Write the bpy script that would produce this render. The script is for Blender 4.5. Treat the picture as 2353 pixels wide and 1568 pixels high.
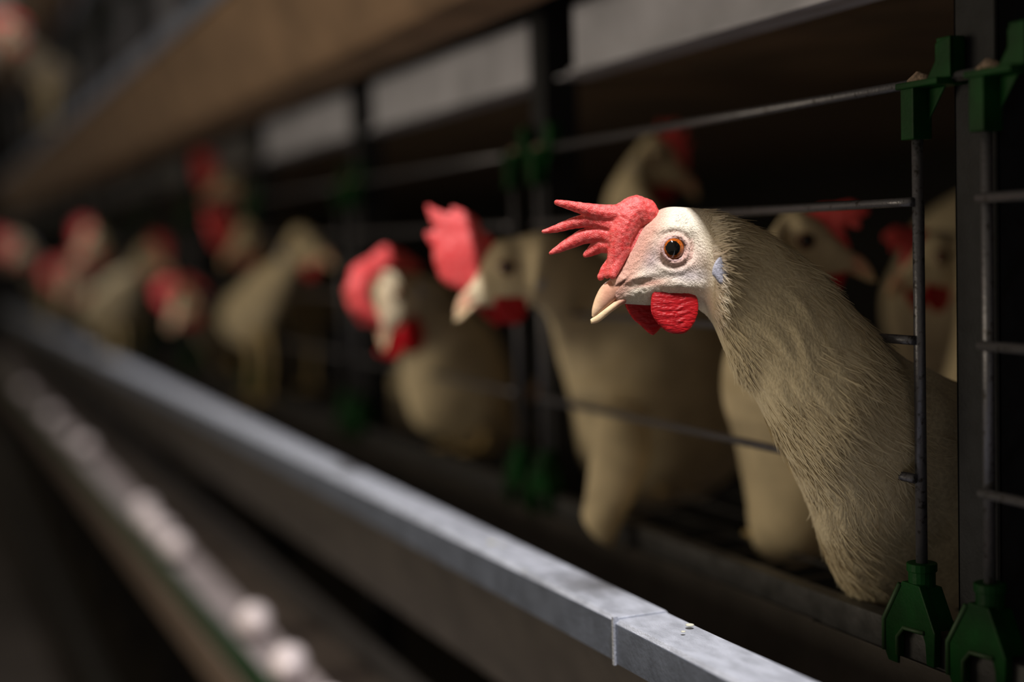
import bpy, bmesh, math, random
from mathutils import Vector, Matrix, noise
for o in list(bpy.data.objects): bpy.data.objects.remove(o)
sc = bpy.context.scene
COL = sc.collection
V = Vector
# ------------------------------------------------------------------ camera, world, lamps, exposure
FPX, CX, CY = 3268.0, 1176.5, 784.0
def _n(v): return v.normalized()
_v1 = _n(V((-215-CX, 600-CY, FPX)))
_d = V((.03, 1, 0)); _d.z = -(_v1.x*_d.x+_v1.y*_d.y)/_v1.z; _d = _n(_d)
_X = -_v1; _Z = -_d; _Y = _Z.cross(_X)
CAMP = V((0, -.536, 1.4))
def c2w(v): return V((_X.dot(v), _Y.dot(v), _Z.dot(v)))
RT, DN, FW = c2w(V((1,0,0))), c2w(V((0,1,0))), c2w(V((0,0,1)))   # right, down, forward of the lens in the world
def atZ(px, py, Z): return CAMP + (RT*(px-CX)/FPX + DN*(py-CY)/FPX + FW)*Z
def aty(px, py, y):
    r = RT*(px-CX)/FPX + DN*(py-CY)/FPX + FW
    return CAMP + r*((y-CAMP.y)/r.y)
cam = bpy.data.cameras.new('camera'); co = bpy.data.objects.new('camera', cam); COL.objects.link(co)
cam.sensor_width = 36; cam.lens = FPX*36/2353; cam.clip_start = .02; cam.clip_end = 60
M = Matrix((RT, -DN, -FW)).transposed().to_4x4(); M.translation = CAMP
co.matrix_world = M; sc.camera = co
cam.dof.use_dof = True; cam.dof.focus_distance = .832; cam.dof.aperture_fstop = 1.8; cam.dof.aperture_blades = 0
w = bpy.data.worlds.new('world'); sc.world = w; w.use_nodes = True
bg = w.node_tree.nodes['Background']; bg.inputs[0].default_value = (1, .86, .66, 1); bg.inputs[1].default_value = .13
def area(name, loc, sx, sy, power, color, target):
    l = bpy.data.lights.new(name, 'AREA'); l.shape = 'RECTANGLE'; l.size = sx; l.size_y = sy; l.energy = power; l.color = color
    o = bpy.data.objects.new(name, l); COL.objects.link(o); o.location = loc
    o.rotation_euler = (V(target)-V(loc)).to_track_quat('-Z', 'Y').to_euler(); return o
# strip lamp hung in the aisle, high above the trough
def strip(name, x, power):
    l = bpy.data.lights.new(name, 'AREA'); l.shape = 'RECTANGLE'; l.size = .45; l.size_y = .02; l.energy = power; l.color = (1, .96, .93)
    o = bpy.data.objects.new(name, l); COL.objects.link(o); o.location = (x, -.344, 3.15); return o
strip('aisle_lamp', .05, 80)
strip('aisle_lamp', -3.4, 20)  # second strip added to brighten the distant hens and rim
# warm fill light added across the aisle, no lamp hangs there
area('side_fill', (-1.35, -1.9, 1.45), 1.0, .7, 10.5, (1, .85, .60), (-1.0, 0, 1.25))
sc.view_settings.view_transform = 'Standard'; sc.view_settings.look = 'None'
sc.view_settings.gamma = 1; sc.view_settings.exposure = 0; sc.view_settings.use_curve_mapping = False
# ------------------------------------------------------------------ object helpers
def tag(o, label=None, cat=None, group=None, kind=None):
    if label: o['label'] = label
    if cat: o['category'] = cat
    if group: o['group'] = group
    if kind: o['kind'] = kind
    return o
def thing(name, label, cat, loc=(0,0,0), group=None):
    o = bpy.data.objects.new(name, None); COL.objects.link(o); o.location = loc; o.empty_display_size = .02
    return tag(o, label, cat, group)
def link(name, me, mats, parent=None, smooth=True, loc=None):
    for m in (mats if isinstance(mats, (list, tuple)) else [mats]): me.materials.append(m)
    if smooth:
        for p in me.polygons: p.use_smooth = True
    o = bpy.data.objects.new(name, me); COL.objects.link(o)
    if loc is not None: o.location = loc
    if parent:
        o.parent = parent
        if parent.type == 'EMPTY' and loc is None: o.location = -V(parent.location)   # mesh data in world coordinates
        if parent.type == 'MESH': o.location = (0,0,0)
    return o
def bevel(o, w=.001, seg=2):
    m = o.modifiers.new('bevel', 'BEVEL'); m.width = w; m.segments = seg; m.limit_method = 'ANGLE'; return o
def mesh(verts, faces, name='m'):
    me = bpy.data.meshes.new(name); me.from_pydata([tuple(v) for v in verts], [], faces); me.update(); return me
class MB:
    def __init__(s): s.v = []; s.f = []
    def box(s, a, b):
        i = len(s.v)
        for x in (a[0], b[0]):
            for y in (a[1], b[1]):
                for z in (a[2], b[2]): s.v.append((x, y, z))
        s.f += [tuple(i+k for k in q) for q in ((0,1,3,2),(4,6,7,5),(0,4,5,1),(2,3,7,6),(0,2,6,4),(1,5,7,3))]; return s
    def tube(s, pts, r, seg=14):
        pts = [V(p) for p in pts]; n = len(pts); i0 = len(s.v)
        rs = r if isinstance(r, (list, tuple)) else [r]*n
        t = (pts[1]-pts[0]).normalized(); u = t.orthogonal().normalized()
        for k in range(n):
            t = (pts[min(k+1, n-1)]-pts[max(k-1, 0)]).normalized(); u = (u-t*u.dot(t)).normalized(); w = t.cross(u)
            for j in range(seg):
                a = 2*math.pi*j/seg; s.v.append(tuple(pts[k]+(u*math.cos(a)+w*math.sin(a))*rs[k]))
        for k in range(n-1):
            for j in range(seg):
                a, b = i0+k*seg+j, i0+k*seg+(j+1) % seg; s.f.append((a, b, b+seg, a+seg))
        s.f.append(tuple(i0+j for j in reversed(range(seg)))); s.f.append(tuple(i0+(n-1)*seg+j for j in range(seg))); return s
    def prism(s, poly, axis, a, b):
        """poly of 2D points, extruded along axis between a and b"""
        i = len(s.v); n = len(poly)
        for t in (a, b):
            for p in poly:
                q = {'x': (t, p[0], p[1]), 'y': (p[0], t, p[1]), 'z': (p[0], p[1], t)}[axis]; s.v.append(q)
        s.f.append(tuple(i+k for k in range(n))); s.f.append(tuple(i+n+k for k in reversed(range(n))))
        for k in range(n): s.f.append((i+k, i+n+k, i+n+(k+1) % n, i+(k+1) % n))
        return s
    def mesh(s):
        me = mesh(s.v, s.f); b = bmesh.new(); b.from_mesh(me); bmesh.ops.recalc_face_normals(b, faces=b.faces); b.to_mesh(me); b.free(); return me
    def build(s, name, mat, parent=None, smooth=False, loc=None): return link(name, s.mesh(), mat, parent, smooth, loc)
# ------------------------------------------------------------------ materials
def mat(name, col, rough=.6, metal=0, var=0, vscale=20, bump=0, bscale=200, spec=.5, stretch=(1,1,1), col2=None, sss=0, sssr=(1,.3,.2), attr=None, coord='Object', thr=(.35,.65), rvar=0, sheen=0):
    m = bpy.data.materials.new(name); m.use_nodes = True; nt = m.node_tree; N = nt.nodes; L = nt.links
    b = N['Principled BSDF']; b.inputs['Roughness'].default_value = rough; b.inputs['Metallic'].default_value = metal
    b.inputs['Specular IOR Level'].default_value = spec
    b.inputs['Base Color'].default_value = (*col, 1)
    tc = N.new('ShaderNodeTexCoord'); mp = N.new('ShaderNodeMapping'); L.new(tc.outputs[coord], mp.inputs[0]); mp.inputs['Scale'].default_value = stretch
    src = None
    if attr:
        a = N.new('ShaderNodeAttribute'); a.attribute_name = attr; src = a.outputs['Color']; L.new(src, b.inputs['Base Color'])
    if var or col2:
        n = N.new('ShaderNodeTexNoise'); n.inputs['Scale'].default_value = vscale; n.inputs['Detail'].default_value = 6; L.new(mp.outputs[0], n.inputs['Vector'])
        r = N.new('ShaderNodeMapRange'); r.inputs[1].default_value = thr[0]; r.inputs[2].default_value = thr[1]; L.new(n.outputs['Fac'], r.inputs[0])
        mx = N.new('ShaderNodeMix'); mx.data_type = 'RGBA'; L.new(r.outputs[0], mx.inputs[0])
        c2 = col2 or tuple(c*(1-var) for c in col)
        if src: 
            L.new(src, mx.inputs[6]); mm = N.new('ShaderNodeMix'); mm.data_type = 'RGBA'; mm.blend_type = 'MULTIPLY'; mm.inputs[0].default_value = 1
            L.new(src, mm.inputs[6]); mm.inputs[7].default_value = (1-var, 1-var*1.1, 1-var*1.25, 1); L.new(mm.outputs[2], mx.inputs[7])
        else:
            mx.inputs[6].default_value = (*col, 1); mx.inputs[7].default_value = (*c2, 1)
        L.new(mx.outputs[2], b.inputs['Base Color'])
        if rvar:
            rr = N.new('ShaderNodeMapRange'); rr.inputs[3].default_value = rough-rvar; rr.inputs[4].default_value = rough+rvar; L.new(n.outputs['Fac'], rr.inputs[0]); L.new(rr.outputs[0], b.inputs['Roughness'])
    if bump:
        n2 = N.new('ShaderNodeTexNoise'); n2.inputs['Scale'].default_value = bscale; n2.inputs['Detail'].default_value = 4; L.new(mp.outputs[0], n2.inputs['Vector'])
        bp = N.new('ShaderNodeBump'); bp.inputs['Strength'].default_value = bump; bp.inputs['Distance'].default_value = .001; L.new(n2.outputs['Fac'], bp.inputs['Height']); L.new(bp.outputs[0], b.inputs['Normal'])
    if sss:
        b.inputs['Subsurface Weight'].default_value = sss; b.inputs['Subsurface Radius'].default_value = sssr; b.inputs['Subsurface Scale'].default_value = .004
    if sheen: b.inputs['Sheen Weight'].default_value = sheen
    return m
M_rod = mat('galvanised_wire', (.15,.15,.175), .42, .7, vscale=260, col2=(.05,.045,.045), thr=(.56,.68), bump=.3, bscale=400)
M_steel = mat('galvanised_steel', (.42,.45,.52), .46, .6, var=.35, vscale=35, bump=.25, bscale=260, rvar=.1)
M_dusty = mat('dusty_galvanised_rim', (.50,.53,.62), .58, .35, vscale=55, col2=(.33,.35,.41), bump=.8, bscale=520, stretch=(1,2.2,1), rvar=.1)
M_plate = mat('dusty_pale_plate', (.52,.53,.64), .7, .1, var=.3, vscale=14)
M_post = mat('dark_grey_post', (.020,.021,.026), .6, 0, spec=.2, var=.3, vscale=80, bump=.3, bscale=600)
M_troughu = mat('bounce_lit_dusty_trough_sheet', (.31,.20,.13), .7, .0, var=.35, vscale=12, bump=.3, bscale=300)  # brown dust with warm bounce light from below put into the colour
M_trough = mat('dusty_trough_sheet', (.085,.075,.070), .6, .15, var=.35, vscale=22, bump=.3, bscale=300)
M_belt = mat('brown_manure_belt', (.17,.105,.06), .85, 0, var=.45, vscale=9, bump=.5, bscale=90)
M_feed = mat('brown_feed_dust', (.10,.07,.045), .95, 0, var=.5, vscale=120, bump=1, bscale=500)
M_green = mat('green_plastic', (.003,.052,.009), .45, 0, var=.5, vscale=40, bump=.15, bscale=500, spec=.15)
M_greent = mat('dusty_green_plastic', (.012,.06,.015), .6, 0, var=.5, vscale=60)
M_rust = mat('dust_crust', (.33,.24,.19), .95, 0, var=.6, vscale=400, bump=1, bscale=700)
M_feather = mat('white_feather', (.78,.70,.56), .8, 0, attr='tint', var=.22, vscale=60, bump=.7, bscale=60, stretch=(1,1,1), coord='UV', sheen=.25, spec=.2)
M_fray = mat('white_feather_barbs', (.80,.72,.58), .75, 0, attr='tint', spec=.2, sheen=.2)
M_plain = mat('soft_white_feather', (.72,.60,.41), .85, 0, var=.25, vscale=30, bump=.6, bscale=120, spec=.2)
M_comb = mat('red_comb_skin', (.82,.16,.15), .38, 0, vscale=.11, col2=(.70,.055,.055), bump=.5, bscale=.33, sss=.25, spec=.45)
M_wattle = mat('red_wattle_skin', (.50,.006,.012), .42, 0, vscale=.1, col2=(.36,.003,.008), bump=.7, bscale=.16, stretch=(.4,1.4,1), sss=.1, spec=.4)
M_combfar = mat('soft_red_comb_skin', (.80,.13,.13), .42, 0, vscale=.06, col2=(.70,.045,.05), bump=.4, bscale=.2, sss=.15, spec=.4)
M_beak = mat('horn_beak', (.80,.52,.34), .36, 0, vscale=.06, attr='tint', var=.15, bump=.15, bscale=.2, sss=.15, sssr=(1,.5,.3), spec=.5)
M_lobe = mat('bluish_ear_lobe', (.46,.46,.55), .6, 0, var=.35, vscale=.2, bump=.6, bscale=.3, spec=.3)
M_pupil = mat('black_pupil', (.004,.004,.004), .06, spec=.8)
M_iris = mat('orange_iris', (.52,.115,.010), .12, var=.6, vscale=.3, spec=.8)
M_irisrim = mat('dark_iris_rim', (.05,.012,.004), .15, spec=.7)
M_egg = mat('eggshell', (.80,.70,.72), .45, 0, var=.05, vscale=200, spec=.4)
M_beltc = mat('pale_egg_belt', (.36,.30,.30), .8, 0, var=.3, vscale=12)
M_tan = mat('tan_lip', (.22,.16,.13), .7, 0, var=.3, vscale=20)
M_floor = mat('dark_concrete', (.07,.055,.045), .9, 0, var=.4, vscale=3, bump=.5, bscale=40)
M_dark = mat('dark_wall', (.012,.010,.009), .9, 0, var=.4, vscale=3)
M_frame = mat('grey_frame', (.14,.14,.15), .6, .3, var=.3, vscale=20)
M_panel = mat('grey_sheet_panel', (.60,.62,.74), .6, .1, var=.5, vscale=2.2)
M_leg = mat('pale_yellow_leg', (.62,.46,.22), .6, 0, var=.3, vscale=80)
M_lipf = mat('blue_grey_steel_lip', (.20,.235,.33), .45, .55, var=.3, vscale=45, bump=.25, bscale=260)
# ------------------------------------------------------------------ setting
def struct(name, mb, m): return tag(mb.build(name, m), kind='structure')
struct('floor', MB().box((-16, -2.2, -.05), (3, 1.6, 0)), M_floor)
struct('wall_back', MB().box((-16, 1.25, 0), (3, 1.3, 3.4)), M_dark)
struct('wall_end', MB().box((-16.05, -2.2, 0), (-16, 1.3, 3.4)), M_dark)
# ------------------------------------------------------------------ cage system
BAY = .588; T = .58; XP = -.629; NB = 16; X0 = XP-BAY*NB; X1 = .62
RAILZ = 1.167
def rail(z0, label):
    t = thing('cage_floor_rail', label, 'rail', (X1, 0, RAILZ+z0))
    MB().box((X0, -.002, 1.147+z0), (X1, .010, RAILZ+z0)).build('rail_bar', M_steel2, t)
    return t
M_steel2 = mat('dull_rail_steel', (.12,.12,.13), .5, .6, var=.4, vscale=60, bump=.3, bscale=300)
rail(0, 'dark steel rail along the cage bottom behind the open feed trough')
rail(T, 'steel rail of the upper tier above the brown trough underside')
# posts
for i in range(-1, NB+1):
    x = XP-BAY*i
    lab = ('dark grey upright post at the right edge beside the green clips' if i == 0 else
           'blurred dark upright post just left of the curly fingered hen' if i == 1 else
           'blurred dark upright post left of the drooping comb hen' if i == 2 else
           'upright post outside the right edge' if i == -1 else 'far blurred dark cage post deep in the row')
    p = thing('cage_post', lab, 'post', (x, .02, 0), 'far cage uprights' if i > 2 else 'near cage uprights')
    if i in (3, 4, 5): p['label'] = 'far blurred cage post, the %s upright leftward from the one at the right edge' % {3: 'third', 4: 'fourth', 5: 'fifth'}[i]
    mb = MB(); W = .017
    mb.box((x-W, .012, .25), (x+W, .0145, 2.5)); mb.box((x-W, .012, .25), (x-W+.0022, .045, 2.5)); mb.box((x+W-.0022, .012, .25), (x+W, .045, 2.5))
    bevel(mb.build('channel', M_post, p), .0006)
    mb = MB(); mb.box((x-W, .045, .25), (x+W, .05, .3)); mb.build('foot_plate', M_post, p)
# one sliding door per bay, parts built once and copied
def clip_top(rx):
    mb = MB(); k = lambda px, py: ((px-2124)*.000269, 1.4845-(py-196)*.000252)
    mb.box((rx-.0056, -.0075, 1.4518), (rx+.0056, .006, 1.4815))
    mb.box((rx-.0078, -.0095, 1.4805), (rx+.028, .012, 1.4842))
    mb.prism([(rx+.0085, 1.484), (rx+.0165, 1.4945), (rx+.0165, 1.504), (rx+.029, 1.507), (rx+.029, 1.484)], 'y', -.001, .002)
    mb.box((rx+.0165, .000, 1.484), (rx+.029, .010, 1.507))
    mb.prism([(rx+.0056, 1.4805), (rx+.0056, 1.462), (rx+.020, 1.4805)], 'y', .003, .0045)
    return mb
def clip_bot(rx):
    mb = MB()
    mb.tube([(rx, 0, 1.205), (rx, 0, 1.190)], .0078, 20); mb.tube([(rx, 0, 1.2065), (rx, 0, 1.2015)], .0088, 20)
    P = [(rx-.0078, 1.195), (rx-.0235, 1.170), (rx-.0245, 1.163), (rx-.0245, 1.150), (rx-.021, 1.1445), (rx-.0125, 1.1445), (rx-.0118, 1.162), (rx-.006, 1.168), (rx+.010, 1.168), (rx+.0125, 1.162), (rx+.0135, 1.150), (rx+.020, 1.150), (rx+.021, 1.170), (rx+.0078, 1.195)]
    mb.prism(P, 'y', -.0085, -.0035)
    mb.prism([(rx-.0078, 1.193), (rx-.0225, 1.1705), (rx+.020, 1.1705), (rx+.0078, 1.193)], 'y', -.0035, .008)
    return mb
def gusset_rib(rx):
    mb = MB(); mb.tube([(rx-.0095, -.0085, 1.193), (rx-.0245, -.0085, 1.169), (rx-.0245, -.0085, 1.150)], .0016, 8)
    mb.tube([(rx-.0118, -.0088, 1.150), (rx-.0118, -.0088, 1.161), (rx-.006, -.0088, 1.1675), (rx+.012, -.0088, 1.1685)], .0014, 8); return mb
xr = XP-.034; xl = XP-BAY+.023     # right and left vertical rods of the first bay
def door():
    t = thing('cage_door', '', 'cage door', (xr, 0, RAILZ))
    for rx in (xr, xl):
        MB().tube([(rx, 0, 1.19), (rx, 0, 1.476)], .0034, 18).build('vertical_rod', M_rod, t, True)
        c = bevel(clip_top(rx).build('top_clip', M_green, t), .0007)
        MB().tube([(rx-.006, -.001, 1.4845), (rx-.001, .002, 1.4875), (rx+.0085, .001, 1.4855)], [.002, .0036, .002], 10).build('dust_crust', M_rust, c, True)
        c = bevel(clip_bot(rx).build('bottom_clip', M_green, t), .0006)
        gusset_rib(rx).build('edge_rib', M_greent, c, True)
    for z in (1.4165, 1.337, 1.2565):
        MB().tube([(xr+.001, -.0052, z), (xr-.02, -.0052, z), (xl-.001, -.0052, z)], .0028, 14).build('horizontal_wire', M_rod, t, True)
    MB().tube([(xr+.028, .004, 1.4845), (xl-.028, .004, 1.4845)], .0030, 14).build('top_rod', M_rod, t, True)
    return t
def copy_tree(o, parent=None):
    c = o.copy(); COL.objects.link(c); c.parent = parent
    for ch in [q for q in allobj if q.parent == o]: copy_tree(ch, c)
    return c
d0 = door(); allobj = list(COL.objects)
dl = {0: 'wire cage door the foremost hen leans out of, green clips at its right', -1: 'cage door right of the dark post, short wire ends at the frame edge',
      1: 'blurred cage door behind the two middle hens with lit red combs', 2: 'blurred cage door between the second and third dark posts'}
tag(d0, dl[0], group='near cage doors')
for tier in (0, 1):
    for i in range(-1, 9 if tier == 0 else 7):
        if tier == 0 and i == 0: continue
        c = copy_tree(d0); c.location = (xr-BAY*i, 0, RAILZ+T*tier)
        if tier == 0: tag(c, dl.get(i, 'far blurred wire cage door deep in the lower row'), group='near cage doors' if i < 3 else 'far lower cage doors')
        else: tag(c, 'blurred upper tier cage door above the brown trough', group='upper tier cage doors')
# manure belt (ceiling of a tier) and its side plates, one per bay, each with a flange added to block leaking light
for tier in (0, 1):
    z = 1.549+T*tier
    o = MB().box((X0, .0515, z), (X1, 1.22, z+.006)).build('manure_belt', M_belt)
    tag(o, ['brown dusty belt forming the ceiling over the hens', 'brown belt over the upper tier'][tier], 'belt')
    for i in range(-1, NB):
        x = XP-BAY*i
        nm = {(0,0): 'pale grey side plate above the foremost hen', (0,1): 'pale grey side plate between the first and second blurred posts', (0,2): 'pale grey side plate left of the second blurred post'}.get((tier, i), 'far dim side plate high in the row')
        p = MB().box((x-BAY+.068, .018, z-.001), (x-.019, .0225, z+.058)).box((x-BAY+.068, .0125, z-.001), (x-.019, .018, z+.003)).box((x-BAY+.019, .0225, z), (x-.019, .0512, z+.002)).build('belt_side_plate', M_plate if i < 3 else M_frame)  # far plates take a darker grey, the light's fall-off put into the colour
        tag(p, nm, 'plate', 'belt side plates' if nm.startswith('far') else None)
    # cross brace bar above the plates
    if tier: continue
    o = MB().box((X0, .052, z+.075), (X1, .058, z+.125)).build('cross_bar', M_frame)
    tag(o, ['dim grey bar running above the pale side plates', 'grey bar above the upper tier plates'][tier], 'bar')
pn = MB().box((-8, .0515, 1.78), (-2.2, .0535, 2.5))
for k in range(10): pn.box((-2.3-k*.588, .0505, 1.78), (-2.31-k*.588, .0515, 2.5))
tag(pn.build('metal_panel', M_panel), 'blurred grey sheet metal panel closing the upper tier at top left', 'panel')
# cage floors (wire mesh pattern stays within one mesh)
for tier in (0, 1):
    mb = MB(); z = 1.158+T*tier
    for k in range(24): mb.box((X0, .02+k*.05, z-.001), (X1, .0225+k*.05, z+.001))
    for k in range(int((X1-X0)/.05)): mb.box((X0+k*.05, .012, z-.003), (X0+k*.05+.0022, 1.2, z-.001))
    tag(mb.build('cage_floor_mesh', M_steel2), ['dark wire mesh floor the lower hens stand on', 'wire mesh floor of the upper tier'][tier], 'mesh floor')
# feed troughs
def trough(xa, xb, z0, name, label, dz=0):
    t = thing('feed_trough', label, 'feed trough', (xb, -.08, 1.03+z0), 'feed trough sections' if z0 else None)
    z = z0+dz
    th = .0014
    prof_o = [(-.1505, 1.1425), (-.1475, 1.1425), (-.1475, 1.146), (-.142, 1.148), (-.098, 1.035), (-.030, 1.022), (-.0035, 1.062), (-.0035, 1.150)]
    # body sheet
    def sheet(p, nm, m, xa=xa, xb=xb):
        q = [V((a, b)) for a, b in p]; off = []
        for i in range(len(q)):
            d = (q[min(i+1, len(q)-1)]-q[max(i-1, 0)]).normalized(); off.append(q[i]+V((-d.y, d.x))*th)
        return MB().prism([(v.x, v.y+z) for v in q]+[(v.x, v.y+z) for v in reversed(off)], 'x', xa, xb).build(nm, m, t)
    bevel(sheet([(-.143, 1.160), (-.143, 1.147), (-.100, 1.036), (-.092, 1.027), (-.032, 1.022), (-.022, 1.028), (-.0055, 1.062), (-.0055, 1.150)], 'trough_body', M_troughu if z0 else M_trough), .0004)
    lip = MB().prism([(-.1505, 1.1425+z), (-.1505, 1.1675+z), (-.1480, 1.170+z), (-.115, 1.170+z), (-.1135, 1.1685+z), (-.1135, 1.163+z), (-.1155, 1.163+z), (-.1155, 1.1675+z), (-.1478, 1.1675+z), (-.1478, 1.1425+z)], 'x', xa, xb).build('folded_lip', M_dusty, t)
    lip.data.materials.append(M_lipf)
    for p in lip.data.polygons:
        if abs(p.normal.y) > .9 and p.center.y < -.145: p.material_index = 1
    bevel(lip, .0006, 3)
    MB().prism([(-.098, 1.036+z), (-.03, 1.028+z), (-.02, 1.036+z), (-.012, 1.053+z), (-.104, 1.053+z)], 'x', xa, xb).build('feed', M_feed, t)
    return t
XJ = -.7635
trough(XJ, X1, 0, '', 'near section of the galvanised feed trough ending at the joint', -.0012)
tr = trough(-7, XJ+.0, 0, '', 'long galvanised feed trough section running left from the joint')
MB().box((XJ-.0018, -.1520, 1.1405), (XJ+.0004, -.1485, 1.1705)).build('end_fold', M_dusty, tr)
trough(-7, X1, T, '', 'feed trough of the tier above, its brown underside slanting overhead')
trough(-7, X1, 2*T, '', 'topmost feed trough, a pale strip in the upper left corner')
# crumbs of feed dust on the near rim
random.seed(5)
for (px, py, r) in ((1130, 1247, .0030), (1155, 1253, .0018), (1585, 1437, .0026), (1570, 1452, .0014), (1206, 1311, .0011)):
    c = aty(px, py, -.13); c = CAMP+(c-CAMP)*((1.171-1.4)/(c.z-1.4))
    b = bmesh.new(); bmesh.ops.create_icosphere(b, subdivisions=2, radius=r)
    for v in b.verts: v.co *= 1+.25*noise.noise(v.co*900); v.co.z *= .35
    me = bpy.data.meshes.new('crumb'); b.to_mesh(me); b.free()
    o = link('feed_crumb', me, mat('pale_feed', (.5,.5,.42), .9) if 'pale_feed' not in bpy.data.materials else bpy.data.materials['pale_feed'], loc=c)
    tag(o, 'tiny pale crumb of feed on the trough rim near the joint', 'crumb', 'feed crumbs on the trough rim')
# egg belt under the trough
t = thing('egg_belt', 'narrow egg collecting belt under the feed trough', 'egg belt', (X1, -.14, .9))
MB().box((-8, -.192, .908), (X1, -.07, .912)).build('belt', M_beltc, t)
MB().box((-8, -.197, .890), (X1, -.192, .930)).build('green_edge_strip', M_greent, t)
bevel(MB().prism([(-.199, .889), (-.190, .889), (-.186, .835), (-.192, .822), (-.197, .835)], 'x', -8, X1).build('tan_lip', M_tan, t), .001)
MB().box((-8, -.07, .905), (X1, -.066, .95)).build('back_lip', M_steel2, t)
def egg_mesh():
    b = bmesh.new(); bmesh.ops.create_uvsphere(b, u_segments=28, v_segments=18, radius=1)
    for v in b.verts:
        z = v.co.z; k = 1-.12*z; v.co.x *= .021*k; v.co.y *= .021*k; v.co.z = z*.028
    me = bpy.data.meshes.new('egg'); b.to_mesh(me); b.free(); return me
EG = egg_mesh(); EG.materials.append(M_egg)
for p in EG.polygons: p.use_smooth = True
random.seed(3)
eggs = []
for (px, py) in ((665, 1532), (585, 1432), (760, 1640), (405, 1262), (345, 1200), (372, 1228), (330, 1175), (195, 1030), (160, 1005), (120, 960), (60, 900)):
    c = aty(px, py, -.168); s = (1.4-c.z)/(c.y+.536)
    y = (1.4-.933)/s-.536; x = aty(px, py, y).x
    eggs.append((x, y))
pl = []
for (x, y) in eggs:
    while any(abs(x-a) < .045 and abs(y-b) < .04 for a, b in pl): x -= .046
    pl.append((x, y))
for n_, (x, y) in enumerate(pl):
    e = bpy.data.objects.new('egg', EG); COL.objects.link(e); e.location = (x, y, .9357); e.rotation_euler = (0, math.pi/2, random.uniform(-.5, .5))
    tag(e, 'whitish egg, lowest and nearest lit one on the egg belt' if n_ == 0 else 'whitish egg second from the bottom edge on the egg belt' if n_ == 1 else 'blurred whitish egg in the bright pinkish cluster midway up the egg belt' if 3 <= n_ <= 6 else 'tiny blurred egg far up the egg belt near the left edge', 'egg', 'eggs on the egg belt')
# base frame
tag(MB().box((-9, -.16, .30), (X1, -.12, .34)).build('base_rail', M_frame), 'dim grey rail low in the bottom left corner', 'rail')
# ------------------------------------------------------------------ hens
K = .84/FPX      # metres per unit of the head drawing
class Frame:
    def __init__(s, px, py, Z, turn=0, roll=0, nod=0, scale=1, eye=True):
        # drawing axes: u to the right (tail side), v down, w towards the viewer; turn about v, roll about w
        R = Matrix((RT, DN, -FW)).transposed()
        a = math.radians(turn); Ry = Matrix(((math.cos(a), 0, math.sin(a)), (0, 1, 0), (-math.sin(a), 0, math.cos(a))))
        b = math.radians(roll); Rz = Matrix(((math.cos(b), -math.sin(b), 0), (math.sin(b), math.cos(b), 0), (0, 0, 1)))
        c = math.radians(nod); Rx = Matrix(((1, 0, 0), (0, math.cos(c), -math.sin(c)), (0, math.sin(c), math.cos(c))))
        s.R = R @ Ry @ Rx @ Rz; s.k = K*scale
        s.o = V((0, 0, 0)); s.o = atZ(px, py, Z)-(s.d(V((0, 0, 55 if abs(turn) < 90 else -55))) if eye else V((0, 0, 0)))
    def d(s, v): return s.R @ (v*s.k)
    def p(s, u, v, w=0): return s.o+s.d(V((u-1545, v-570, w)))
    def mat4(s):
        m = (s.R*s.k).to_4x4(); m.translation = s.o; return m
HEADST = [  # U point, L point, half depth  (drawing units)
    ((1404, 648), (1428, 694), 15), ((1425, 618), (1462, 696), 27), ((1452, 575), (1508, 698), 40), ((1482, 520), (1556, 694), 53),
    ((1530, 477), (1600, 695), 60), ((1588, 471), (1630, 712), 62)]
def catmull(P, t):
    n = len(P)-1; i = min(int(t), n-1); f = t-i
    a, b, c, d = P[max(i-1, 0)], P[i], P[i+1], P[min(i+2, n)]
    if i == 0: a = b*2-c
    if i+2 > n: d = c*2-b
    return .5*((2*b)+(c-a)*f+(2*a-5*b+4*c-d)*f*f+(3*b-a-3*c+d)*f*f*f)
def stations(frame, body):
    S = []
    for U, L_, hd in HEADST:
        u, l = frame.p(*U), frame.p(*L_); S.append(((u+l)/2, (u-l)/2, frame.d(V((0, 0, hd)))))
    for (ux, uy, lx, ly, Z, hd) in body:
        u, l = atZ(ux, uy, Z), atZ(lx, ly, Z); b = -FW*hd
        if b.dot(S[-1][2]) < 0: b = -b
        S.append(((u+l)/2, (u-l)/2, b))
    return S
def loft(S, nring, nseg, disp=None):
    C = [s[0] for s in S]; A = [s[1] for s in S]; B = [s[2] for s in S]; n = len(S)-1
    vs, uv, fs = [], [], []
    def pt(t, ph):
        c, a, b = catmull(C, t), catmull(A, t), catmull(B, t)
        return c+a*math.cos(ph)+b*math.sin(ph)
    for i in range(nring+1):
        t = n*i/nring
        for j in range(nseg):
            ph = 2*math.pi*j/nseg; vs.append(pt(t, ph)); uv.append((t, j/nseg))
    for i in range(nring):
        for j in range(nseg):
            k = (j+1) % nseg; fs.append((i*nseg+j, i*nseg+k, (i+1)*nseg+k, (i+1)*nseg+j))
    vs.append(C[0]); fs += [(len(vs)-1, (j+1) % nseg, j) for j in range(nseg)]; uv.append((0, .5))
    vs.append(C[-1]+(C[-1]-C[-2])*.35); b0 = nring*nseg; fs += [(len(vs)-1, b0+j, b0+(j+1) % nseg) for j in range(nseg)]; uv.append((n, .5))
    return vs, uv, fs, pt
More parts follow.
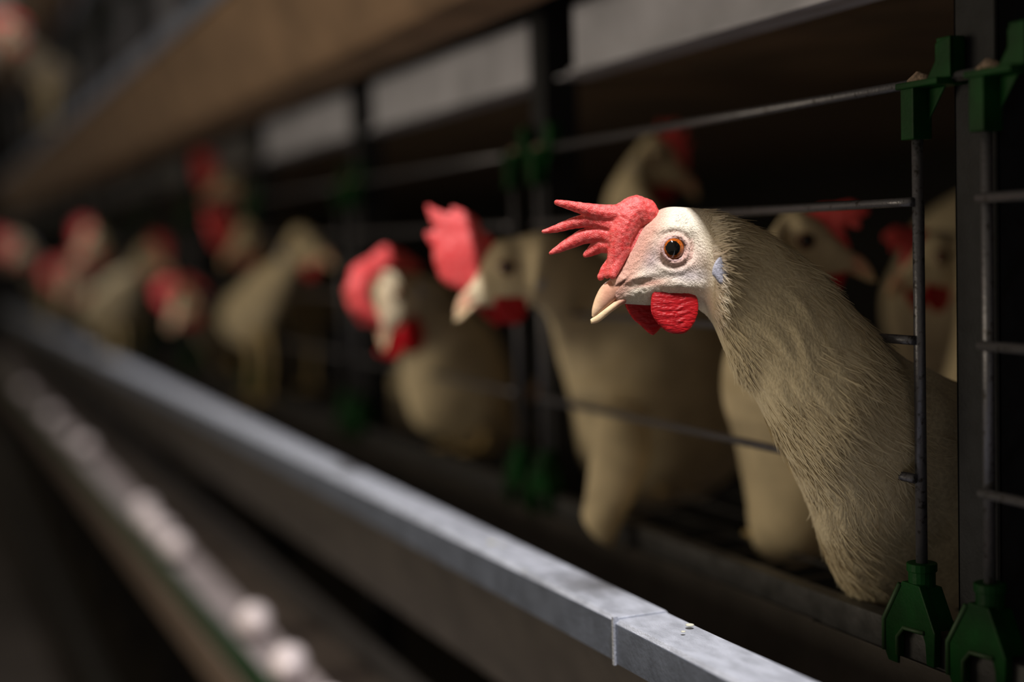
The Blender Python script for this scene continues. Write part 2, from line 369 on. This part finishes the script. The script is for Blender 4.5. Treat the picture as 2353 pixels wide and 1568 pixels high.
def finish(vs, fs, uv, nseg, us=14, vs_=1.2):
    me = mesh(vs, fs); l = me.uv_layers.new(name='UV')
    for p in me.polygons:
        js = [uv[me.loops[li].vertex_index][1] for li in p.loop_indices]; wrap = max(js)-min(js) > .5
        for li in p.loop_indices:
            t, j = uv[me.loops[li].vertex_index]
            if wrap and j < .5: j += 1
            l.data[li].uv = (t*vs_/6, j*us/6)
    b = bmesh.new(); b.from_mesh(me); bmesh.ops.recalc_face_normals(b, faces=b.faces); b.to_mesh(me); b.free(); return me
def ss(a, b, x):
    x = max(0, min(1, (x-a)/(b-a))); return x*x*(3-2*x)
def head_disp(q):
    """relief of the head side in drawing units; q = local (u,v,w)"""
    u, v, w = q; h = 0
    r = math.hypot((u-1547)/1.0, (v-572)/.94)
    h -= 9*math.exp(-(r/27)**4)                                   # socket
    h += 5.5*math.exp(-((r-31)/6)**2)                             # eyelid ring
    h -= 3.5*math.exp(-((r-43)/5)**2)*ss(1500, 1540, u)           # fold behind the ring
    h += 2.5*math.exp(-((r-54)/7)**2)*ss(585, 610, v)             # cheek fold
    h += 10*math.exp(-(((u-1550)/55)**2+((v-520)/22)**2))         # brow
    h += 15*math.exp(-(((u-1628)/24)**2+((v-580)/38)**2))          # ear tuft
    h -= 9*math.exp(-(((u-1592)/9)**2+((v-560-(u-1590)*-.6)/30)**2))
    h += 9*math.exp(-(((u-1570)/60)**2+((v-655)/16)**2))          # cheek feathers
    h -= 5*math.exp(-(((u-1480)/40)**2+((v-648+(u-1480)*.25)/8)**2))   # mouth crease
    h += 4*math.exp(-(((u-1470)/40)**2+((v-632+(u-1480)*.25)/9)**2))
    h -= 6*math.exp(-(((u-1500)/22)**2+((v-600)/30)**2))          # lore hollow
    h += 5*math.exp(-(((u-1430)/16)**2+((v-640)/12)**2))          # cere
    h -= 6*math.exp(-(((u-1432-(v-650)*-1.1)/5)**2+((v-650)/14)**2))
    h += 1.6*noise.noise(V((u/9, v/9, w/30)))*(1 if r > 26 else 0)+.9*noise.noise(V((u/4, v/4, w/20)))
    return h
def mixc(a, b, t): return tuple(x*(1-t)+y*t for x, y in zip(a, b))
SHADE_WHITE = (.80, .69, .48); CREAM = (.86, .78, .66); SKIN = (.70, .42, .38); MAUVE = (.50, .36, .40); PINK = (.72, .36, .28)  # body white carries the warm tone of shade, head cream stays neutral
def head_col(u, v):
    r = math.hypot(u-1547, v-572); c = CREAM
    face = ss(52, 30, r); c = mixc(c, SKIN, face*.75)
    c = mixc(c, SKIN, .55*math.exp(-(((u-1570)/50)**2+((v-600)/30)**2)))
    c = mixc(c, MAUVE, .75*math.exp(-(((u-1495)/22)**2+((v-595)/34)**2)))
    c = mixc(c, (.62,.56,.62), .7*math.exp(-(((u-1585)/45)**2+((v-632)/16)**2)))
    c = mixc(c, PINK, ss(1482, 1440, u+(v-640)*.5)*.85)
    c = mixc(c, PINK, .7*math.exp(-(((u-1500)/36)**2+((v-648)/12)**2)))
    c = mixc(c, (.16,.06,.05), .8*math.exp(-(((u-1432+(v-650)*1.1)/4.5)**2+((v-650)/13)**2)))       # nostril slit
    c = mixc(c, (.30,.12,.10), .65*math.exp(-(((u-1570)/3)**2+((v-574)/14)**2)))                       # corner of the eye
    c = mixc(c, (.40,.17,.13), .6*math.exp(-(((u-1485)/45)**2+((v-652+(u-1485)*.28)/3)**2)))          # gape line
    n = noise.noise(V((u/14, v/5, 0)))*.5; return tuple(x*(1+n*.12) for x in c)
def paint(me, cols):
    a = me.color_attributes.new('tint', 'FLOAT_COLOR', 'POINT')
    for i, c in enumerate(cols): a.data[i].color = (*c, 1)
def inv_frame(fr):
    Ri = fr.R.inverted()
    def f(p):
        q = (Ri @ (p-fr.o))/fr.k; return (q.x+1545, q.y+570, q.z)
    return f
def hen_body(parent, fr, body, fine):
    S = stations(fr, body); nr, ns = ((260, 150) if fine else (90, 40)); n = len(S)-1
    if fine:   # more rings over the head than over the body
        C = None
    vs, uv, fs, pt = loft(S, nr, ns)
    inv = inv_frame(fr); cols = []
    ctr = [s[0] for s in S]
    for i, p in enumerate(vs):
        t = uv[i][0]; q = inv(p); k = ss(6.2, 4.8, t)
        c0 = catmull(ctr, min(t, n))
        if k > 0 and (fine or True):
            side = 1 if q[2] > 0 else -1
            edge = ss(0, 12, abs(q[2]))
            vs[i] = p+fr.d(V((0, 0, side)))*head_disp(q)*k*edge
        if t > 5:
            nn = (p-c0); 
            if nn.length > 1e-6:
                nn.normalize(); amp = ss(5, 9, t)
                vs[i] = vs[i]+nn*amp*((.0045 if fine else .011)*noise.noise(V((p.x*14, p.y*14, p.z*10)))+.0016*noise.noise(V((t*1.6, uv[i][1]*40, 3))))
        hc = head_col(q[0], q[1]) if t < 6.5 else SHADE_WHITE
        cols.append(mixc(hc, SHADE_WHITE, ss(5.0, 6.3, t)))
    me = finish(vs, fs, uv, ns)
    paint(me, cols)
    o = link('body', me, M_feather, parent)
    return o, S, pt, inv
def blob(paths, voxel, name, m, parent, smooth=6, flat=1.0, wc=0):
    """paths: polylines of (u,v,w,r) in drawing units -> one remeshed skin"""
    b = bmesh.new()
    for P in paths:
        pts = [V(p[:3]) for p in P]; rr = [p[3] for p in P]
        n = max(1, len(P)-1)
        for i in range(n):
            a, c = pts[i], pts[min(i+1, len(P)-1)]; ra, rc = rr[i], rr[min(i+1, len(P)-1)]
            L_ = (c-a).length; st = max(1, int(L_/max(2.0, .32*min(ra, rc))))
            for j in range(st+1):
                f = j/st; p = a.lerp(c, f); r = ra*(1-f)+rc*f
                m4 = Matrix.Translation((p.x, p.y, (p.z-wc)*1+wc)) @ Matrix.Diagonal((r, r, r*flat, 1))
                bmesh.ops.create_icosphere(b, subdivisions=2, radius=1, matrix=m4)
    me = bpy.data.meshes.new(name); b.to_mesh(me); b.free()
    o = bpy.data.objects.new('tmp', me); COL.objects.link(o)
    r = o.modifiers.new('r', 'REMESH'); r.mode = 'VOXEL'; r.voxel_size = voxel
    s = o.modifiers.new('s', 'SMOOTH'); s.iterations = smooth; s.factor = .5
    dg = bpy.context.evaluated_depsgraph_get(); me2 = bpy.data.meshes.new_from_object(o.evaluated_get(dg)); me2.name = name
    bpy.data.objects.remove(o)
    for v in me2.vertices:      # fine pebbled skin
        q = v.co; v.co = q+v.normal*(.8*noise.noise(q/9)+.3*noise.noise(q/3.2))
    for p in me2.polygons: p.use_smooth = True
    me2.materials.append(m); return me2
def sh(P): return [(u-1545, v-570, w, r) for u, v, w, r in P]
COMB_FLOP = [sh(p) for p in (
    [(1510, 502, 0, 24), (1490, 486, 0, 37), (1466, 486, 2, 39), (1448, 502, 6, 38), (1434, 535, 10, 33), (1427, 570, 12, 25), (1412, 605, 14, 13), (1402, 630, 12, 9)],
    [(1436, 570, 14, 20), (1426, 600, 18, 14), (1412, 630, 22, 10)],
    [(1425, 590, 8, 18), (1402, 612, 4, 12), (1388, 634, 4, 9)],
    [(1472, 482, 4, 38), (1430, 492, 8, 25), (1385, 488, 10, 20), (1340, 478, 12, 14), (1305, 470, 12, 10), (1284, 466, 12, 7)],
    [(1425, 520, 6, 24), (1395, 510, 2, 21), (1358, 504, 0, 17), (1325, 511, -4, 14), (1290, 523, -8, 10), (1258, 531, -10, 5)],
    [(1420, 545, 4, 24), (1390, 534, -4, 21), (1350, 541, -10, 18), (1318, 557, -14, 14), (1292, 571, -16, 9), (1276, 579, -16, 5)],
    [(1415, 560, 0, 22), (1390, 560, -10, 19), (1372, 573, -14, 13), (1357, 583, -14, 7)],
    [(1486, 528, -6, 30), (1464, 566, -4, 27), (1450, 602, -4, 21), (1438, 624, -2, 14)])]
COMB_FAN = [sh(p) for p in (
    [(1508, 500, 0, 24), (1470, 500, 0, 60), (1420, 500, 0, 88), (1385, 520, 0, 84), (1380, 560, 0, 68), (1400, 610, 0, 30)],
    [(1400, 440, 0, 60), (1340, 400, 0, 34), (1312, 368, 0, 16), (1300, 350, 0, 8)], [(1370, 480, 0, 60), (1322, 460, 0, 30), (1290, 440, 0, 10)],
    [(1430, 430, 0, 50), (1400, 385, 0, 26), (1385, 360, 0, 8)],
    [(1440, 570, 0, 60), (1440, 615, 0, 26)])]
COMB_SMALL = [sh(p) for p in (
    [(1535, 478, 0, 22), (1500, 478, 0, 38), (1465, 505, 0, 42), (1440, 550, 0, 34), (1425, 600, 0, 18)],
    [(1500, 470, 0, 30), (1520, 425, 0, 14), (1528, 405, 0, 6)], [(1480, 470, 0, 30), (1472, 425, 0, 15), (1466, 400, 0, 6)],
    [(1455, 490, 0, 30), (1430, 455, 0, 13), (1415, 435, 0, 6)], [(1440, 530, 0, 24), (1405, 505, 0, 10), (1392, 495, 0, 5)])]
COMB_DROOP = [sh(p) for p in (
    [(1545, 470, 0, 22), (1500, 430, 10, 45), (1450, 420, 20, 50), (1400, 440, 26, 42), (1385, 490, 30, 36), (1400, 540, 30, 28), (1420, 590, 14, 22)],
    [(1540, 440, 0, 40), (1600, 445, 0, 40), (1650, 490, 0, 32), (1700, 560, 0, 20)],
    [(1400, 440, 0, 30), (1365, 470, 20, 24), (1372, 540, 20, 20)])]
MC = {'flop': blob(COMB_FLOP, 1.8, 'comb', M_comb, None, 4, .85, 4), 'fan': blob(COMB_FAN, 5, 'comb_fan', M_combfar, None, 4, .28),
      'pad': blob([sh(p) for p in ([(1512, 502, 0, 28), (1470, 508, 0, 40), (1430, 518, 0, 42), (1390, 514, 0, 36), (1352, 522, 0, 18), (1340, 528, 0, 8)], [(1450, 540, 0, 36), (1440, 590, 0, 24), (1425, 622, 0, 12)], [(1400, 530, 0, 26), (1378, 560, 0, 12)])], 3.5, 'comb_pad', M_combfar, None, 4, .45),
      'small': blob(COMB_SMALL, 3.5, 'comb_small', M_combfar, None, 4, .38), 'droop': blob(COMB_DROOP, 4.5, 'comb_droop', M_combfar, None, 5, .6)}
def lobe_mesh(outline, thick, m, rid=0, w0=0, n=40):
    """flattened rounded lobe from a closed outline (u,v), domed in w"""
    P = [V((a-1545, b-570)) for a, b in outline]; L_ = len(P); pts = []
    for k in range(n*2):
        t = k*L_/(n*2); i = int(t); f = t-i
        a, b_, c, d = P[(i-1) % L_], P[i % L_], P[(i+1) % L_], P[(i+2) % L_]
        pts.append(.5*((2*b_)+(c-a)*f+(2*a-5*b_+4*c-d)*f*f+(3*b_-a-3*c+d)*f**3))
    cen = sum(pts, V((0, 0)))/len(pts); vs, fs = [], []; N = len(pts); R_ = 22
    for sgn in (1, -1):
        for r in range(R_):
            q = r/R_
            for p in pts:
                x = cen+(p-cen)*(1-q); h = thick*math.sqrt(max(0, 1-(1-q)**4))
                wr = rid*math.sin((x.y*.42+math.sin(x.x*.06)*2.2+.02*(x.x-cen.x)**2*.12)+3*noise.noise(V((x.x/30, x.y/30, 1))))*(.5+noise.noise(V((x.x/15, x.y/12, 5))))*ss(0, .3, q)
                vs.append((x.x, x.y, w0+sgn*(h+wr+.6*noise.noise(V((x.x/6, x.y/6, 0))))))
        vs.append((cen.x, cen.y, w0+sgn*thick))
    blk = R_*N+1
    for s_ in (0, 1):
        o = s_*blk
        for r in range(R_-1):
            for j in range(N):
                k = (j+1) % N; f = (o+r*N+j, o+r*N+k, o+(r+1)*N+k, o+(r+1)*N+j); fs.append(f if s_ == 0 else f[::-1])
        for j in range(N):
            k = (j+1) % N; f = (o+(R_-1)*N+j, o+(R_-1)*N+k, o+blk-1); fs.append(f if s_ == 0 else f[::-1])
    for j in range(N):
        k = (j+1) % N; fs.append((j, blk+j, blk+k, k))
    me = mesh(vs, fs); b = bmesh.new(); b.from_mesh(me); bmesh.ops.remove_doubles(b, verts=b.verts, dist=.05); bmesh.ops.recalc_face_normals(b, faces=b.faces); b.to_mesh(me); b.free()
    for p in me.polygons: p.use_smooth = True
    me.materials.append(m); return me
ME_WN = lobe_mesh([(1508, 662), (1550, 660), (1596, 664), (1611, 698), (1603, 735), (1582, 760), (1558, 764), (1535, 758), (1510, 735), (1498, 705)], 6.5, M_wattle, 1.1, 34)
ME_WF = lobe_mesh([(1452, 692), (1480, 688), (1540, 682), (1560, 700), (1548, 735), (1524, 764), (1512, 764), (1490, 745), (1468, 725)], 5.5, M_wattle, .8, -22)
ME_LOBE = lobe_mesh([(1648, 592), (1660, 596), (1667, 612), (1667, 632), (1658, 650), (1648, 652), (1638, 640), (1630, 628), (1636, 606)], 4.5, M_lobe, .3, 106)
ME_LOBEF = lobe_mesh([(1648, 592), (1660, 596), (1667, 612), (1667, 632), (1658, 650), (1648, 652), (1638, 640), (1630, 628), (1636, 606)], 4.5, M_lobe, .3, -86)
def beak(U, Lo, hd, name, lower=False):
    n = len(U)-1; C = [V(((a[0]+b[0])/2-1545, (a[1]+b[1])/2-570, 0)) for a, b in zip(U, Lo)]; A = [V(((a[0]-b[0])/2, (a[1]-b[1])/2, 0)) for a, b in zip(U, Lo)]
    S = [(C[i], A[i], V((0, 0, hd[i]))) for i in range(len(U))]
    vs, uv, fs, pt = loft(S, 40, 36); vs[-1] = C[-1]; me = mesh(vs, fs)
    cols = []
    for v in vs:
        t = max(0, min(1, (v.x+1545-1372)/95)); c = mixc((.80, .43, .30), (.55, .24, .18), ss(.3, .85, t)); c = mixc(c, (.9, .74, .46), .8*ss(.75, .35, t) if lower else ss(.3, 0, t)*.5); cols.append(c)
    b = bmesh.new(); b.from_mesh(me); bmesh.ops.recalc_face_normals(b, faces=b.faces); b.to_mesh(me); b.free(); paint(me, cols)
    for p in me.polygons: p.use_smooth = True
    me.materials.append(M_beak); me.name = name; return me
ME_BU = beak([(1440, 628), (1410, 640), (1391, 655), (1377, 680), (1369, 706), (1368, 724)], [(1470, 676), (1440, 680), (1418, 692), (1400, 706), (1384, 718), (1373, 727)], [24, 19, 15.5, 12, 8, 2.5], 'upper_beak')
ME_BL = beak([(1480, 662), (1440, 676), (1410, 696), (1390, 711), (1375, 723), (1365, 731)], [(1475, 688), (1445, 695), (1419, 711), (1400, 726), (1383, 738), (1367, 741)], [20, 16, 12, 9, 6, 3], 'lower_beak', True)
def eye_mesh(far=False):
    b = bmesh.new(); bmesh.ops.create_uvsphere(b, u_segments=64, v_segments=72, radius=30.5)
    me = bpy.data.meshes.new('eye')
    for f in b.faces:
        c = f.calc_center_median().normalized(); a = math.degrees(math.acos(max(-1, min(1, c.z))))
        a2 = math.degrees(math.acos(max(-1, min(1, (c-V((-.07, 0, 0))).normalized().z))))
        f.material_index = 0 if a2 < (46 if far else 33) else 1 if a < 54 else 2; f.smooth = True  # far eyes: wider black pupil stands in for an iris dark in shade
    b.to_mesh(me); b.free()
    for m in (M_pupil, M_iris, M_irisrim): me.materials.append(m)
    return me
ME_EYE = eye_mesh(); ME_EYED = eye_mesh(True)
# eyelid ring
def lid_mesh():
    mb = MB(); pts = []
    for k in range(41):
        a = 2*math.pi*k/40; pts.append((math.cos(a)*28+(4 if math.cos(a) > 0 else 0)*math.cos(a)**2, math.sin(a)*26.5, 0))
    mb.tube(pts, [4.2+.8*math.sin(k*2.1) for k in range(41)], 10); return mb.mesh()
ME_LID = lid_mesh(); ME_LID.materials.append(mat('eyelid_skin', (.62,.40,.38), .6, var=.3, vscale=.15, bump=.5, bscale=.3, sss=.1))
for p in ME_LID.polygons: p.use_smooth = True
def put(me, name, parent, m4):
    o = bpy.data.objects.new(name, me); COL.objects.link(o); o.parent = parent
    o.matrix_local = Matrix.Translation(-V(parent.location)) @ m4; return o
def hen(label, fr, body, comb='small', fine=False, wattles=(1, 1), group='hens in the cages', ws=None, cs=1):
    S = stations(fr, body); base = S[-2][0].copy()
    t = thing('hen', label, 'hen', (base.x, base.y, RAILZ if base.z < 1.7 else RAILZ+T), group)
    o, S, pt, inv = hen_body(t, fr, body, fine); F4 = fr.mat4()
    if not fine: o.data.materials.clear(); o.data.materials.append(M_plain)
    if comb: put(MC[comb], 'comb', t, F4 @ Matrix.Translation((-40, -60, 0)) @ Matrix.Scale(cs, 4) @ Matrix.Translation((40, 60, 0)))
    for sgn, nm in ((1, 'eye'), (-1, 'eye')):
        E4 = F4 @ Matrix.Translation((0, 0, sgn*(40 if fine else 42))) @ Matrix.Rotation(0 if sgn > 0 else math.pi, 4, 'X') @ (Matrix.Rotation(math.radians(-5), 4, 'Y'))
        e = put(ME_EYE if fine else ME_EYED, 'eye', t, E4)
        if fine:
            l = put(ME_LID, 'eyelid', t, F4 @ Matrix.Translation((2, 2, sgn*57)))
    put(ME_BU, 'upper_beak', t, F4); put(ME_BL, 'lower_beak', t, F4)
    W4 = Matrix.Translation((0, 0, 0)) if ws is None else Matrix.Translation((10+ws[1], 108+ws[2], 0)) @ Matrix.Scale(ws[0], 4) @ Matrix.Translation((-10, -108, 0))
    if wattles[0]: put(ME_WN, 'wattle', t, F4 @ W4)
    if wattles[1]: put(ME_WF, 'wattle', t, F4 @ W4)
    put(ME_LOBE, 'ear_lobe', t, F4 @ Matrix.Translation((-12, 0, 6)) if fine else F4 @ Matrix.Translation((0, 0, -28))); put(ME_LOBEF, 'ear_lobe', t, F4)
    fz = t.location.z-.008
    for sg in (-1, 1):
        c = S[-3][0]; r_ = max(abs(S[-3][1].z), abs(S[-3][2].z)); top = V((c.x+.022*sg, c.y+.008*sg, c.z-r_*.55))
        if top.z-fz < .015: continue
        mid = V((top.x, top.y+.006, (top.z+fz)/2)); foot = V((top.x, top.y, fz+.004)); mb = MB()
        mb.tube([top, mid, foot], [.0075, .0045, .004], 10)
        for a in (-2.1, -1.57, -1.0, 1.57): mb.tube([foot, foot+V((math.cos(a)*.026, math.sin(a)*.026, -.001))], [.0034, .0018], 8)
        mb.build('leg', M_leg, t, True)
    return t, o, S, pt, inv
def feathers(t, S, pt, fr, inv, n=26000, n2=14000):
    random.seed(11); N = len(S)-1
    def blades(cnt, tr, ln, wd, lift, segs, cond=None, headmode=False):
        vs, fs, cols = [], [], []
        done = 0
        while done < cnt:
            s = random.uniform(*tr); ph = random.uniform(0, 2*math.pi)
            # camera-facing side gets most of them, the far side fewer
            if math.sin(ph) < -.2 and random.random() < .5: continue
            p = pt(s, ph); e = .01
            nrm = (pt(s, ph+e)-p).cross(pt(min(s+e, N), ph)-p)
            c0 = catmull([q[0] for q in S], s)
            if nrm.length < 1e-12: continue
            nrm.normalize()
            if nrm.dot(p-c0) < 0: nrm = -nrm
            q = inv(p)
            if cond and not cond(q, s): continue
            hk = ss(6.2, 4.8, s); 
            if hk > 0: p = p+fr.d(V((0, 0, 1 if q[2] > 0 else -1)))*head_disp(q)*hk*ss(0, 12, abs(q[2]))
            amp = ss(5, 9, s)
            pn = (p-c0).normalized(); p = p+pn*amp*(.0045*noise.noise(V((p.x*14, p.y*14, p.z*10))))
            flow = (pt(min(s+.05, N), ph)-pt(s, ph)); flow = (flow-nrm*flow.dot(nrm)).normalized()
            if headmode:   # fan back from the beak, round the eye
                back = fr.d(V((q[0]-1400, (q[1]-650)*.9, 0))).normalized(); flow = (back-nrm*back.dot(nrm)).normalized()
            side = nrm.cross(flow)
            wob = noise.noise(p*30)*.42+random.gauss(0, .07); flow = (flow+side*wob).normalized(); side = nrm.cross(flow)
            L_ = random.uniform(*ln)*(1 if headmode else .6+.4*ss(5, 8, s)); W = random.uniform(*wd); lf = random.uniform(*lift)
            tw = random.uniform(-.35, .35); side = (side+nrm*tw).normalized()
            i = len(vs); cv = random.uniform(-.25, .25)
            br = random.uniform(.86, 1.06); hc = head_col(q[0], q[1]) if s < 6.5 else SHADE_WHITE
            hc = mixc(hc, SHADE_WHITE, ss(5., 6.3, s)); hc = tuple(x*br for x in hc)
            for k in range(segs+1):
                f = k/segs; cpt = p-nrm*.0008+flow*L_*f+side*cv*L_*f*f+nrm*(lf*math.sin(f*1.9)*L_)
                ww = W*(math.sin(math.pi*min(1, .25+f*.72)))*.5+.00004
                vs.append(cpt-side*ww); vs.append(cpt+side*ww); cols += [hc, hc]
                if k: fs.append((i+2*k-2, i+2*k-1, i+2*k+1, i+2*k))
            done += 1
        me = mesh(vs, fs); paint(me, cols); return me
    nf = blades(n, (5.2, 13.5), (.010, .028), (.0003, .0011), (.0, .035), 4)
    o = link('neck_feathers', nf, M_fray, t); o['kind'] = 'stuff'
    def ok(q, s):
        r = math.hypot(q[0]-1547, q[1]-572)
        if r < 36 or ((q[0]-1652)/20)**2+((q[1]-622)/34)**2 < 1: return False
        if q[0]+(q[1]-640)*.5 < 1478: return False
        return True
    hf = blades(n2, (2.2, 6.2), (.0022, .0055), (.00012, .0004), (.0, .09), 2, ok, True)
    o = link('head_feathers', hf, M_fray, t); o['kind'] = 'stuff'
# ---- the foremost hen
fr = Frame(1547, 571, .83, turn=10)
k_ = .84
MAIN = [(1650, 489, 1638, 745, .842, .0195), (1748, 529, 1682, 845, .845, .0245), (1850, 600, 1728, 900, .848, .029), (1932, 684, 1772, 992, .850, .033), (2010, 760, 1818, 1075, .853, .0375),
        (2088, 828, 1862, 1172, .868, .044), (2170, 872, 1893, 1262, .886, .050), (2270, 905, 1940, 1350, .912, .056), (2400, 930, 2010, 1405, .935, .062), (2560, 960, 2180, 1425, .955, .064),
        (2720, 1010, 2450, 1400, .955, .055), (2830, 1060, 2680, 1300, .965, .03)]
t1, b1, S1, pt1, inv1 = hen('white hen in sharp focus leaning out of its cage over the trough', fr, MAIN, 'flop', True, group=None)
feathers(t1, S1, pt1, fr, inv1)
# ---- blurred neighbours
def st(*a): return a
# second hen, rounded upright comb, same pose
fr2 = Frame(1165, 614, 1.17, turn=14, roll=-4, scale=.95)
t2 = hen('blurred hen with tall rounded pink comb, head out of the cage', fr2, [
    (1262, 530, 1225, 700, 1.20, .035), (1330, 560, 1262, 745, 1.24, .045), (1420, 600, 1290, 830, 1.30, .055), (1540, 640, 1320, 960, 1.33, .065), (1650, 720, 1345, 1080, 1.36, .075), (1740, 860, 1420, 1180, 1.40, .08), (1800, 940, 1600, 1150, 1.45, .05)], 'fan')
vs, uv, fs, _p = loft([((atZ(1480, 930, 1.25)+atZ(1370, 930, 1.25))/2, (atZ(1480, 930, 1.25)-atZ(1370, 930, 1.25))/2, -FW*.03)]+[((atZ(a, b, Z)+atZ(c, d, Z))/2, (atZ(a, b, Z)-atZ(c, d, Z))/2, -FW*h) for a, b, c, d, Z, h in ((1495, 1040, 1358, 1040, 1.20, .024), (1460, 1140, 1345, 1140, 1.17, .02), (1430, 1200, 1338, 1190, 1.16, .016), (1412, 1245, 1362, 1232, 1.155, .009), (1408, 1258, 1390, 1252, 1.155, .003))], 50, 30)
link('breast_feathers', finish(vs, fs, uv, 30), M_plain, t2[0])
# drooping comb hen
fr6 = Frame(895, 678, 1.38, turn=50, roll=-38, scale=.86, eye=False)
hen('blurred hen with pink drooping comb and red wattle left of centre', fr6, [
    (990, 640, 905, 735, 1.47, .035), (1060, 690, 915, 830, 1.60, .045), (1130, 760, 935, 900, 1.63, .055), (1165, 860, 975, 985, 1.66, .06), (1180, 960, 1060, 1020, 1.70, .05), (1220, 1000, 1120, 1030, 1.8, .03)], 'droop', ws=(1.5, -50, 40), cs=1.3)
# standing hen behind, facing right
fr3 = Frame(1512, 362, 1.46, turn=180, roll=0, scale=.92)
hen('dim hen standing inside, facing right, above the comb of the foremost hen', fr3, [
    (1400, 440, 1530, 500, 1.48, .035), (1390, 560, 1560, 600, 1.56, .045), (1400, 700, 1640, 720, 1.60, .05), (1440, 850, 1700, 830, 1.64, .055), (1500, 960, 1740, 930, 1.66, .055), (1600, 1010, 1740, 1000, 1.68, .03)], 'small')
# hen facing right behind the foremost neck
fr4 = Frame(1852, 554, 1.09, turn=172, roll=14, scale=.98)
hen('hen facing right, dark eye and beak visible behind the foremost neck', fr4, [
    (1740, 590, 1850, 700, 1.09, .035), (1700, 720, 1880, 780, 1.10, .045), (1672, 860, 1920, 860, 1.10, .055), (1690, 1010, 1960, 960, 1.11, .065), (1712, 1150, 1960, 1080, 1.12, .065), (1740, 1260, 1930, 1200, 1.13, .05), (1800, 1300, 1900, 1260, 1.14, .03)], 'pad')
# hen beyond the right rod, facing left
fr5 = Frame(2165, 590, 1.22, turn=20, roll=6, scale=.95)
hen('dim hen behind the right rod with dark red face, facing left', fr5, [
    (2250, 560, 2220, 700, 1.24, .04), (2300, 640, 2210, 800, 1.26, .05), (2360, 720, 2180, 930, 1.28, .06), (2440, 800, 2240, 1050, 1.30, .07), (2500, 900, 2380, 1100, 1.34, .05)], 'pad')
fr5b = Frame(2310, 500, 1.42, turn=172, roll=10, scale=.95)
hen('pale hen body filling the gap left of the right rod', fr5b, [
    (2230, 430, 2260, 620, 1.43, .035), (2120, 500, 2250, 650, 1.44, .045), (2060, 600, 2220, 740, 1.46, .055), (2040, 740, 2260, 860, 1.49, .055), (2080, 880, 2300, 950, 1.52, .045), (2150, 940, 2300, 970, 1.55, .03)], None)
# hens further along
def far_hen(label, px, py, Z, turn, roll, spread, comb='small', scale=.95, drop=.30, group='far hens along the row'):
    f = Frame(px, py, Z, turn, roll, 0, scale, eye=False); s = -1 if abs(turn) > 90 else 1; k = .84/Z*scale
    b = []
    for (du, dv, r, dz, hd) in ((75, 60, 62, .02, .03), (105+spread*60, 150, 78, .07, .04), (185+spread*140, 260, 120, .15, .05), (250+spread*240, 370, 155, .24, .06), (310+spread*380, 450, 155, .32, .06), (370+spread*450, 500, 90, .38, .04)):
        x, y = px+s*du*k, py+dv*k*drop/.30
        b.append((x+s*r*k*.6, y-r*k*.8, x-s*r*k*.6, y+r*k*.8, Z+dz, hd))
    return hen(label, f, b, comb, group=group)
far_hen('far blurred hen with bright pale face beside a red comb, low over the trough', 425, 690, 2.55, 15, -20, .25, 'droop')
far_hen('far blurred hen with red comb above the pale hen, left of the second post', 560, 545, 2.20, 40, -10, .45, 'fan')
far_hen('far blurred tall hen facing away, left of the second post', 700, 560, 2.05, 150, 10, .1, None, 1.0)
far_hen('far blurred hen with a big pink comb at the left edge', 165, 640, 3.8, 20, -30, .3, 'droop', 1.3)
far_hen('far blurred hen with round pale head behind the pink comb', 215, 550, 3.5, 10, -10, .2, 'small', 1.2)
far_hen('far blurred hen with dim red comb in the farthest group', 40, 565, 4.6, 20, -20, .2, 'fan', 1.2)
far_hen('dim hen inside the cage between the far groups', 345, 590, 3.0, 170, 0, .2, 'small', 1.1)
far_hen('dim hen inside the third cage with its comb in shadow', 520, 415, 2.75, 30, 0, .3, 'fan', 1.0)
far_hen('hen seen high up in the second tier at the top left corner', 20, 75, 3.4, 20, -30, .3, 'droop', 1.0)
far_hen('dim hen inside behind the drooping comb hen', 1060, 760, 2.15, 170, 0, .1, None, 1.0)
far_hen('pale hen body standing left behind the rounded comb hen', 1275, 860, 1.72, 10, 0, .0, None, .7)
